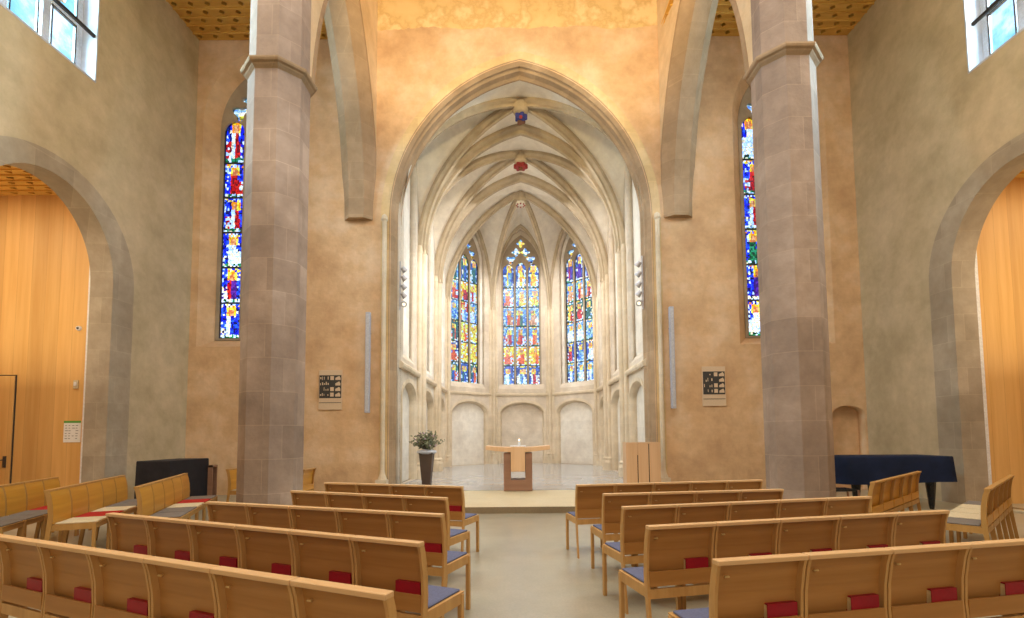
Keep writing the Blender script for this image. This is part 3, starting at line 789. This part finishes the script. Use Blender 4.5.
# light bars and pictures on the chancel wall
def lightbar(x, z0, z1, label, s):
    r = empty('speaker_column', (x, YW, (z0+z1)/2), R(0)); tag(r, label, 'speaker column'); h = (z1-z0)/2
    bm = bmesh.new(); box(bm, -.055, .055, -.24, -.13, -h, h); build('housing', bm, 'grille', r, bevel=.008)
    bm = bmesh.new(); box(bm, -.035, .035, -.245, -.24, -h+.05, h-.05); build('front_grille', bm, 'lightmetal', r)
    bm = bmesh.new()
    for q in (-h*.6, h*.6): cyl(bm, (0, -.13, q), (0, 0, q), .025)
    build('bracket', bm, 'metal', r)
lightbar(-3.86, 2.05, 4.62, 'slender grey column speaker on the wall left of the chancel arch', 1)
lightbar(3.88, 2.10, 4.70, 'slender grey column speaker on the wall right of the chancel arch', -1)
def PANE(bm, z0):
    prism(bm, [(.13, z0+.02), (.26, z0+.02), (.26, z0+.07), (.23, z0+.125), (.13, z0+.075)], -.040, -.036, lambda u, v, q: (u, q, v))
def picture(x, z, label, seed):
    r = empty('wall_plaque', (x, YW, z)); tag(r, label, 'plaque'); rg = random.Random(seed)
    bm = bmesh.new(); box(bm, -.30, .30, -.03, 0, -.52, .50); build('plate', bm, 'plate', r, bevel=.006)
    bm = bmesh.new(); box(bm, -.28, .28, -.036, -.03, -.22, .37); build('dark_panel', bm, 'ink', r)
    def pane(fn):
        bm = bmesh.new(); fn(bm); build('pale_pane', bm, 'plate', r)
    for i in range(4):
        z0 = -.20+i*.142
        pane(lambda bm: PANE(bm, z0))
        if i != 2: pane(lambda bm: box(bm, .0, .09, -.040, -.036, z0+.02, z0+.12))
        for j in range(5):
            u = -.26+j*.048
            if rg.random() < .6:
                q = (u+rg.uniform(.012, .03), z0+rg.uniform(.01, .05), z0+rg.uniform(.07, .12)); pane(lambda bm: box(bm, u, q[0], -.040, -.036, q[1], q[2]))
    bm = bmesh.new(); box(bm, -.28, .28, -.035, -.03, -.345, -.33); build('rule', bm, 'ink', r)
picture(-4.86, 2.66, 'plaque with black and pale grid pattern on the wall left of the chancel arch', 1)
picture(4.98, 2.68, 'plaque with black and pale grid pattern on the wall right of the chancel arch', 2)

# track light bars in the clerestory openings
def track(X, s, y0, y1, z, label):
    r = empty('track_light', (X+s*.05, (y0+y1)/2, z)); tag(r, label, 'light'); h = (y1-y0)/2
    bm = bmesh.new(); box(bm, -.025, .025, -h, h, -.03, .03); build('bar', bm, 'lead', r)
    for k in (-.62, -.30, .05, .38):
        c = Vector((0, k*h*1.3, .12)); d = Vector((-s*.7, .2, -.2)).normalized()
        bm = bmesh.new(); cyl(bm, c-d*.09, c+d*.07, .045, .06, 14); cyl(bm, c, (c.x, c.y, .02), .012); hd = build('lamp_head', bm, 'white', r)
        bm = bmesh.new(); cyl(bm, c+d*.071, c+d*.078, .045, .045, 14); build('lamp_face', bm, 'lamp', hd)
track(XL, -1, 6.62, 9.68, 9.62, 'dark track bar with white spotlights across the left clerestory window')
track(XR, 1, 6.32, 9.32, 9.42, 'dark track bar with white spotlights across the right clerestory window')

# ------------------------------------------------------------------ altar, lectern, planter
r = empty('altar', (-.06, 12.30, .13)); tag(r, 'altar table with curved pale wooden top on a dark open base', 'altar')
bm = bmesh.new()
top = []; n = 20
for i in range(n+1):
    x = -.77+1.54*i/n; a = abs(x)/.77
    top.append((x, 1.035+.045*a*a - (.0 if a > .32 else 0)))
bot = [(x, z-.10+.035*(1-abs(x)/.77)**2*-1) for x, z in top]
prism(bm, top+bot[::-1], -.33, .33, lambda u, v, q: (u, q, v)); build('table_top', bm, 'altarwood', r, bevel=.008)
bm = bmesh.new(); box(bm, -.17, .17, -.34, .34, .46, 1.05); build('centre_block', bm, 'altarwood', r, bevel=.006)
bm = bmesh.new()
U_ = [(-.34, 0), (.34, 0), (.34, .90), (.175, .90), (.175, .26), (-.175, .26), (-.175, .90), (-.34, .90)]
prism(bm, U_, -.30, .30, lambda u, v, q: (u, q, v)); build('base', bm, 'altarbase', r, bevel=.005)
bm = bmesh.new(); box(bm, -.19, .19, -.2, .2, 1.045, 1.075); o = build('altar_cloth', bm, 'white'); o.location = (-.06, 12.30, .13); tag(o, 'small white folded cloth lying in the middle of the altar', 'cloth')
r = empty('candle', (-.03, 12.30, 1.205)); tag(r, 'short white candle burning on the altar', 'candle')
bm = bmesh.new(); cyl(bm, (0, 0, 0), (0, 0, .10), .028, .026, 16); build('wax', bm, 'white', r)
bm = bmesh.new(); lathe(bm, [(.003, .105), (.011, .125), (.009, .14), (.002, .165)], 10); build('flame', bm, 'flame', r)

r = empty('lectern', (2.95, 12.25, .13)); tag(r, 'blocky wooden lectern with dark vertical slits in front of the right jamb', 'lectern')
bm = bmesh.new()
for a, b in ((-.41, -.145), (-.125, .125), (.145, .41)): box(bm, a, b, -.20, .22, 0, 1.11)
box(bm, -.16, -.11, -.19, .21, .82, 1.10)
build('body', bm, 'lectern', r, bevel=.004)
bm = bmesh.new(); box(bm, -.15, -.12, -.19, .20, .0, .83); box(bm, .12, .15, -.19, .20, 0, 1.09); build('slit_shade', bm, 'dark', r)  # dark infill, the slits' shade put into the colour
bm = bmesh.new(); box(bm, -.41, .41, -.20, .22, 1.111, 1.13); build('top_board', bm, 'lectern', r)

r = empty('flower_planter', (-2.53, 13.58, .13)); tag(r, 'tall tapered brown planter with loose grey-green branches by the left choir jamb', 'planter')
bm = bmesh.new(); lathe(bm, [(.155, 0), (.26, .88), (.235, .88), (.22, .82)], 4, rot=R(45)); build('pot', bm, 'vase', r, bevel=.008)
bm = bmesh.new(); lathe(bm, [(.2, .84), (.28, .885), (.25, .93), (.1, .96)], 14); build('white_filling', bm, 'reveal', r)  # whitish filling around the pot's rim
bm = bmesh.new(); st = bmesh.new(); fl = bmesh.new(); rg = random.Random(5)
for k in range(60):
    a = rg.uniform(0, 2*math.pi); el = rg.uniform(.35, 1.45); ln = rg.uniform(.28, .56)
    d = Vector((math.cos(a)*math.cos(el), math.sin(a)*math.cos(el), math.sin(el))); b0 = Vector((0, 0, .93)); tip = b0+d*ln
    cyl(st, b0, tip, .006, .003, 5)
    for q in range(9):
        p = b0+d*ln*(.35+.65*q/8); aa = Vector((rg.uniform(-1, 1), rg.uniform(-1, 1), rg.uniform(-.4, 1))).normalized(); bb = aa.orthogonal().normalized()*rg.uniform(.018, .03)
        e = aa*rg.uniform(.07, .12); bm.faces.new([bm.verts.new(v) for v in (p, p+e*.5+bb, p+e, p+e*.5-bb)])
    if k % 3 == 0: bmesh.ops.create_icosphere(fl, subdivisions=1, radius=.03, matrix=Matrix.Translation(tip))
build('foliage', bm, 'leaf', r); build('stems', st, 'vase', r); build('blossoms', fl, 'flower', r)

# ------------------------------------------------------------------ chairs
# local frame: x to the right seen from behind, y forward, z up; origin below the top rear edge
SP = [(-.035, 0), (-.01, .2), (.013, .42), (.020, .55), (.013, .68), (-.007, .79), (-.025, .845)]
SD = .046
def spy(z):
    for (y0, z0), (y1, z1) in zip(SP, SP[1:]):
        if z <= z1: return y0+(y1-y0)*(z-z0)/(z1-z0)
    return SP[-1][0]
MESH = {}
def chair_parts(back_mat, side_mat):
    """list of (name, mesh, mats)"""
    out = []
    def add(name, bm, mats, bevel=0):
        bmesh.ops.recalc_face_normals(bm, faces=bm.faces)
        if bevel: bmesh.ops.bevel(bm, geom=list(bm.edges), offset=bevel, segments=1, affect='EDGES', clamp_overlap=True)
        me = bpy.data.meshes.new(name); bm.to_mesh(me); bm.free()
        for m in mats: me.materials.append(M[m])
        out.append((name, me))
    for s in (-1, 1):     # rear leg runs up into the stile
        bm = bmesh.new(); x0, x1 = (-.2455, -.229) if s < 0 else (.229, .2455)
        prism(bm, [(y, z) for y, z in SP]+[(y+(SD if z > .3 else .040), z) for y, z in SP[::-1]], x0, x1, lambda u, v, q: (q, u, v)); add('leg', bm, [side_mat])
        bm = bmesh.new(); box(bm, min(s*.246, s*.214), max(s*.246, s*.214), .44, .475, 0, .445); add('leg', bm, [side_mat], .003)
    bm = bmesh.new(); n = 9; lo = []
    for k in range(n+1):
        z = .555+(.845-.555)*k/n; y = spy(z)+SD
        lo.append((y-.012, z))
    prism(bm, lo+[(y+.012, z) for y, z in lo[::-1]], -.229, .229, lambda u, v, q: (q, u, v)); add('backrest', bm, [back_mat])
    bm = bmesh.new(); box(bm, -.2465, .2465, -.030, SD-.020, .838, .862); add('top_rail', bm, ['beechtop_lit' if side_mat == 'beechside' else side_mat], .003)
    bm = bmesh.new(); box(bm, -.2285, .2285, 0.014, .024, .475, .56); box(bm, -.2285, .2285, .014, .066, .463, .475); box(bm, -.2285, .2285, .058, .066, .475, .56); add('book_tray', bm, [back_mat])
    bm = bmesh.new()
    box(bm, -.2285, .2285, .015, .035, .385, .447); box(bm, -.2285, .2285, .452, .47, .39, .447)
    for s in (-1, 1): box(bm, min(s*.24, s*.22), max(s*.24, s*.22), .055, .445, .385, .447)
    add('seat_frame', bm, [side_mat])
    bm = bmesh.new(); box(bm, -.24, .24, .07, .48, .4475, .456); add('seat', bm, [side_mat])
    bm = bmesh.new(); box(bm, -.220, .220, .08, .465, .4565, .472); add('seat_cushion', bm, ['bluepad'], .005)
    bm = bmesh.new(); cyl(bm, (-.18, .036, .775), (-.18, .012, .775), .004, .004, 8); cyl(bm, (-.19, .012, .775), (-.165, .012, .775), .005, .005, 8); add('hook', bm, ['brass'])
    return out
def chair_copy(parts, loc, rz, label, group, pad=None, name='wooden_chair'):
    r = empty(name, loc, rz); tag(r, label, 'chair', group)
    for nm, me in parts:
        if nm == 'seat_cushion' and pad: me = PADS[pad]
        o = bpy.data.objects.new(nm, me); COL.objects.link(o); o.parent = r
    return r
NAVE = chair_parts('beech', 'beechside'); SIDE = chair_parts('golden', 'beechdark')
PADS = {}
for k in ('bluepad', 'redpad', 'beigepad', 'greypad'):
    me = [m for n_, m in NAVE if n_ == 'seat_cushion'][0].copy(); me.materials.clear(); me.materials.append(M[k]); PADS[k] = me
# hymnal: cover and pages
bm = bmesh.new(); box(bm, -.085, .085, -.0165, -.0135, 0, .148); box(bm, -.085, .085, .0135, .0165, 0, .148); box(bm, .081, .085, -.0135, .0135, 0, .148)
box(bm, -.081, .081, -.0135, .0135, .141, .148)
bmesh.ops.recalc_face_normals(bm, faces=bm.faces); BC = bpy.data.meshes.new('cover'); bm.to_mesh(BC); BC.materials.append(M['book'])
bm.free(); bm = bmesh.new(); box(bm, -.083, .080, -.013, .013, .003, .140); BP = bpy.data.meshes.new('pages'); bm.to_mesh(BP); bm.free(); BP.materials.append(M['pages'])
def hymnal(cr, rz, label, dx=0):
    c, s = math.cos(rz), math.sin(rz); lx, ly = .132+dx, .0412
    r = empty('hymn_book', (cr[0]+lx*c-ly*s, cr[1]+lx*s+ly*c, .4765), rz); tag(r, label, 'book', 'red hymn books in the chair trays')
    for nm, me in (('cover', BC), ('pages', BP)):
        o = bpy.data.objects.new(nm, me); COL.objects.link(o); o.parent = r
POS = ['at the aisle end', 'second from the aisle', 'third from the aisle', 'fourth from the aisle', 'fifth from the aisle', 'sixth from the aisle', 'seventh from the aisle']
ROWN = ['front row nearest the altar', 'second row from the altar', 'third row from the altar', 'fourth row from the altar', 'last row nearest the camera']
def row(side, idx, p, ang, n, books):
    """p aisle-end rear top corner; ang degrees; the row runs away from the aisle"""
    a = R(ang); d = Vector((math.cos(a), math.sin(a)))*(1 if side > 0 else -1)
    sn = 'right' if side > 0 else 'left'
    for k in range(n):
        q = Vector(p)+d*(.5*k+.25)
        chair_copy(NAVE, (q.x, q.y, 0), a, 'beech chair %s in the %s, %s block' % (POS[k], ROWN[idx], sn), 'beech chairs in the nave')
        if books(k): hymnal((q.x, q.y), a, 'red hymn book, chair %s, %s, %s block' % (POS[k], ROWN[idx], sn), rnd.uniform(-.015, .0))
ev = lambda k: True
no = lambda k: False
row(1, 0, (.66, 6.03), 11.0, 5, no)
row(1, 1, (.83, 5.11), 8.6, 4, no)
row(1, 2, (.84, 4.19), 12.8, 5, no)
row(1, 3, (.82, 3.31), 13.0, 5, ev)
row(1, 4, (.914, 2.413), 12.0, 5, ev)
row(-1, 0, (-.68, 5.95), -19.4, 4, ev)
row(-1, 1, (-.71, 4.88), -22.4, 4, lambda k: k > 0)
row(-1, 2, (-.59, 3.87), -20.3, 5, ev)
row(-1, 3, (-.555, 2.86), -23.6, 6, ev)
row(-1, 4, (-.50, 1.956), -23.7, 7, ev)
# side rows
NTH = ['nearest the camera', 'second from the camera', 'third from the camera', 'fourth from the camera', 'farthest from the camera']
def side_row(p, dirv, face, n, pads, where, group):
    d = Vector(dirv).normalized(); fx = Vector(face)
    # chair local x must run so that y = facing
    rz = math.atan2(-fx.x, fx.y)
    for k in range(n):
        q = Vector(p)+d*(.5*k+.25)
        cn = {'redpad': 'red', 'beigepad': 'beige', 'greypad': 'grey'}[pads[k]]
        chair_copy(SIDE, (q.x, q.y, 0), rz, '%s-padded golden chair %s in the %s' % (cn, NTH[k], where), group, pads[k], 'side_chair')
dl = Vector((-.374, .927))
side_row((-4.72, 6.19), dl, (dl.y, -dl.x), 5, ['greypad', 'greypad', 'beigepad', 'redpad', 'greypad'], 'left side row closest to the pillar', 'chairs in the left side rows')
side_row((-5.52, 5.87), dl, (dl.y, -dl.x), 5, ['beigepad', 'redpad', 'beigepad', 'greypad', 'greypad'], 'middle left side row', 'chairs in the left side rows')
side_row((-6.36, 5.6), dl, (dl.y, -dl.x), 5, ['greypad', 'greypad', 'greypad', 'redpad', 'greypad'], 'left side row at the frame edge', 'chairs in the left side rows')
dr_ = Vector((.75, .66)).normalized()
side_row((4.22, 6.05), dr_, (-dr_.y, dr_.x), 5, ['greypad']*5, 'right side row before the covered piano', 'chairs in the right side rows')
side_row((4.88, 5.28), dr_, (-dr_.y, dr_.x), 5, ['greypad', 'beigepad', 'beigepad', 'beigepad', 'greypad'], 'outermost right side row', 'chairs in the right side rows')
chair_copy(SIDE, (-3.97, 9.45, 0), R(88), 'single wooden chair showing its back edge right of the left pillar', 'loose chairs behind the pillar', 'beigepad', 'side_chair')
chair_copy(SIDE, (-5.52, 9.7, 0), R(-88), 'single wooden chair half hidden behind the left pillar, beside the black covered box', 'loose chairs behind the pillar', 'beigepad', 'side_chair')

# ------------------------------------------------------------------ covered instruments
def drape(bm, outline, z0, z1, flare=.03, waves=1.0, seed=1):
    """cloth over a flat top with a hanging skirt; outline 2D ccw"""
    rg = random.Random(seed); pts = []
    n = len(outline)
    for i in range(n):
        a, b = Vector(outline[i]), Vector(outline[(i+1) % n]); k = max(1, int((b-a).length/.09))
        for j in range(k): pts.append(a+(b-a)*j/k)
    c = sum(pts, Vector((0, 0)))/len(pts); m = len(pts); rings = []
    ph = rg.uniform(0, 6)
    for f_, zz in ((0.985, z1), (1.0, z1-.015), (1, z1-.15), (1, (z0+z1)/2), (1, z0)):
        ring = []
        for i, p in enumerate(pts):
            d = (p-c).normalized(); t = (z1-zz)/(z1-z0)
            w = (math.sin(i*.9+ph)+.6*math.sin(i*.37+ph*2))*.018*waves*t
            q = c+(p-c)*f_+d*(flare*t+w)
            ring.append(bm.verts.new((q.x, q.y, zz+(math.sin(i*.21+ph)*.02*t if zz == z0 else 0))))
        rings.append(ring)
    bm.faces.new(rings[0])
    for a, b in zip(rings, rings[1:]):
        for i in range(m): bm.faces.new((a[i], a[(i+1) % m], b[(i+1) % m], b[i]))
# grand piano under navy cloth (tail to the left, seen from its long side)
r = empty('grand_piano', (7.0, 9.85, 0)); tag(r, 'grand piano under a navy cover behind the right side chairs', 'piano')
ol = [(1.12, -.42), (1.12, .45), (-.3, .55), (-1.0, .45), (-1.25, .1), (-1.2, -.25), (-.9, -.42)]
bm = bmesh.new(); prism(bm, [(x*.95, y*.93) for x, y in ol], .62, .985, lambda u, v, q: (u, v, q)); build('case', bm, 'blackleg', r)
bm = bmesh.new(); drape(bm, ol[::1], .50, 1.0, .02, 1.0, 4); build('cloth_cover', bm, 'navy', r, True)
for lx, ly in ((.78, -.28), (-.62, -.25), (.1, .35)):
    bm = bmesh.new(); lathe(bm, [(.035, 0), (.045, .06), (.05, .1), (.085, .5), (.11, .53), (.11, .62)], 8, (lx, ly)); build('leg', bm, 'blackleg', r)
r = empty('piano_stool', (5.72, 9.05, 0)); tag(r, 'slim dark wooden stool legs showing left of the piano beside the pillar', 'stool')
bm = bmesh.new(); box(bm, -.2, .2, -.16, .16, .42, .46); build('seat', bm, 'blackleg', r, bevel=.01)
for lx in (-.26, .26):
    for ly in (-.15, .15):
        bm = bmesh.new(); cyl(bm, (lx*.9, ly, .44), (lx, ly, 0), .018); build('leg', bm, 'altarbase', r)
r = empty('covered_piano', (-7.13, 10.36, 0), R(0)); tag(r, 'upright instrument under a black cover in the left aisle corner', 'covered instrument')
bm = bmesh.new(); box(bm, -.31, .31, -.57, .57, .02, .99); build('case', bm, 'blackleg', r)
bm = bmesh.new(); drape(bm, [(-.33, -.6), (.33, -.6), (.33, .6), (-.33, .6)], .08, 1.01, .02, .5, 9); build('cloth_cover', bm, 'black', r, False)
bm = bmesh.new(); box(bm, -.05, .05, -.2, .2, .0, .05); box(bm, -.05, .05, -.2, -.16, .05, .86); box(bm, -.05, .05, .16, .2, .05, .86); box(bm, -.05, .05, -.2, .2, .82, .86)
o = build('wooden_frame', bm, 'altarbase'); o.location = (-6.70, 10.95, 0); o.scale = (1, .45, 1); tag(o, 'narrow dark wooden frame right of the black covered instrument', 'wooden_frame')  # unidentified wooden piece, given a plain frame shape

# ------------------------------------------------------------------ camera
cd = bpy.data.cameras.new('camera'); cam = bpy.data.objects.new('camera', cd); COL.objects.link(cam)
cd.sensor_width = 36; cd.lens = 500/1024*36; cd.shift_x = -8/1024; cd.shift_y = (403.54-309)/1024; cd.clip_start = .05; cd.clip_end = 200
cam.location = (0, 0, 1.46)
cam.matrix_world = Matrix.Translation((0, 0, 1.46)) @ Matrix.Rotation(R(93.6), 4, 'X') @ Matrix.Rotation(R(-.45), 4, 'Z')
scene.camera = cam

# ------------------------------------------------------------------ light
w = bpy.data.worlds.new('sky'); scene.world = w; w.use_nodes = True; t = w.node_tree
bg = t.nodes['Background']; bg.inputs['Strength'].default_value = 1.0
tc = t.nodes.new('ShaderNodeTexCoord'); nz = t.nodes.new('ShaderNodeTexNoise'); nz.inputs['Scale'].default_value = 3; nz.inputs['Detail'].default_value = 4
t.links.new(tc.outputs['Generated'], nz.inputs['Vector'])
rr = ramp(t, [(.35, (.9, 1.35, 2.1)), (.6, (1.8, 2.1, 2.4))]); t.links.new(nz.outputs['Fac'], rr.inputs[0]); t.links.new(rr.outputs[0], bg.inputs['Color'])
def area(loc, aim, size, size_y, power, color, spread=180):
    l = bpy.data.lights.new('area', 'AREA'); l.shape = 'RECTANGLE'; l.size = size; l.size_y = size_y; l.energy = power; l.color = color; l.spread = R(spread)
    o = bpy.data.objects.new('light_area', l); COL.objects.link(o); o.location = loc
    o.rotation_euler = (Vector(aim)-Vector(loc)).to_track_quat('-Z', 'Y').to_euler(); return o
def spotl(loc, aim, power, color, angle, blend=.6, rad=.15):
    l = bpy.data.lights.new('spot', 'SPOT'); l.energy = power; l.color = color; l.spot_size = R(angle); l.spot_blend = blend; l.shadow_soft_size = rad
    o = bpy.data.objects.new('lamp_spot', l); COL.objects.link(o); o.location = loc
    o.rotation_euler = (Vector(aim)-Vector(loc)).to_track_quat('-Z', 'Y').to_euler(); return o
WARM = (1, .86, .66); SOFT = (1, .92, .81); COOL = (.84, .91, 1)
# general nave light: added fill lights high in nave and aisles and at the west end
area((0, 2.5, 13.5), (0, 5, 0), 5, 7, 760, SOFT)
area((0, -6.5, 7), (0, 12, 4), 7, 8, 330, (1, .93, .85))
area((-6.2, 3.5, 11.6), (-6.2, 7, 0), 3, 5, 330, WARM)
area((6.2, 3.5, 11.6), (6.2, 7, 0), 3, 5, 350, WARM)
# uplights washing the wall over the chancel arch
spotl((-2.4, 7.5, 10.2), (-1.0, 12.8, 12.6), 720, (1, .77, .40), 95)
spotl((2.4, 7.5, 10.2), (1.0, 12.8, 12.6), 720, (1, .77, .40), 95)
# daylight through the clerestory
area((XL-3.2, 8.2, 11.2), (0, 8.6, 4), 4, 3.5, 5200, COOL)
area((XR+3.2, 7.9, 11.0), (0, 8.4, 4), 4, 3.5, 5200, COOL)
# choir: added area fill in place of unseen side windows
area((CX, 16.6, 10.2), (CX, 17.5, 0), 3.5, 4, 270, (.98, .98, 1))
area((CX-1.5, 14.2, 6.5), (CX+.2, 23, 2.0), 1.0, 2.5, 150, (1, .96, .9))
area((CX, 20.5, 9.3), (CX, 21.5, 0), 3, 2.5, 230, (.95, .97, 1))
# side rooms
area((-11.3, 8.2, 6.4), (-11.3, 9.2, 0), 3, 2.5, 115, (1, .84, .58))
area((11.5, 8.0, 6.4), (11.5, 9.0, 0), 3, 2.5, 115, (1, .84, .58))

area((-10.6, 8.6, 2.6), (-10.6, 8.8, 7), 1, 1, 55, (1, .86, .6))  # uplights added to brighten the side rooms' lattice ceilings
area((10.9, 8.4, 2.6), (10.9, 8.6, 7), 1, 1, 55, (1, .86, .6))
vs = scene.view_settings; vs.view_transform = 'Standard'; vs.look = 'None'; vs.exposure = 0; vs.gamma = 1; vs.use_curve_mapping = False
scene.cycles.max_bounces = 8; scene.cycles.diffuse_bounces = 5; scene.cycles.transparent_max_bounces = 12
scene.cycles.use_denoising = True; scene.cycles.sample_clamp_indirect = 5
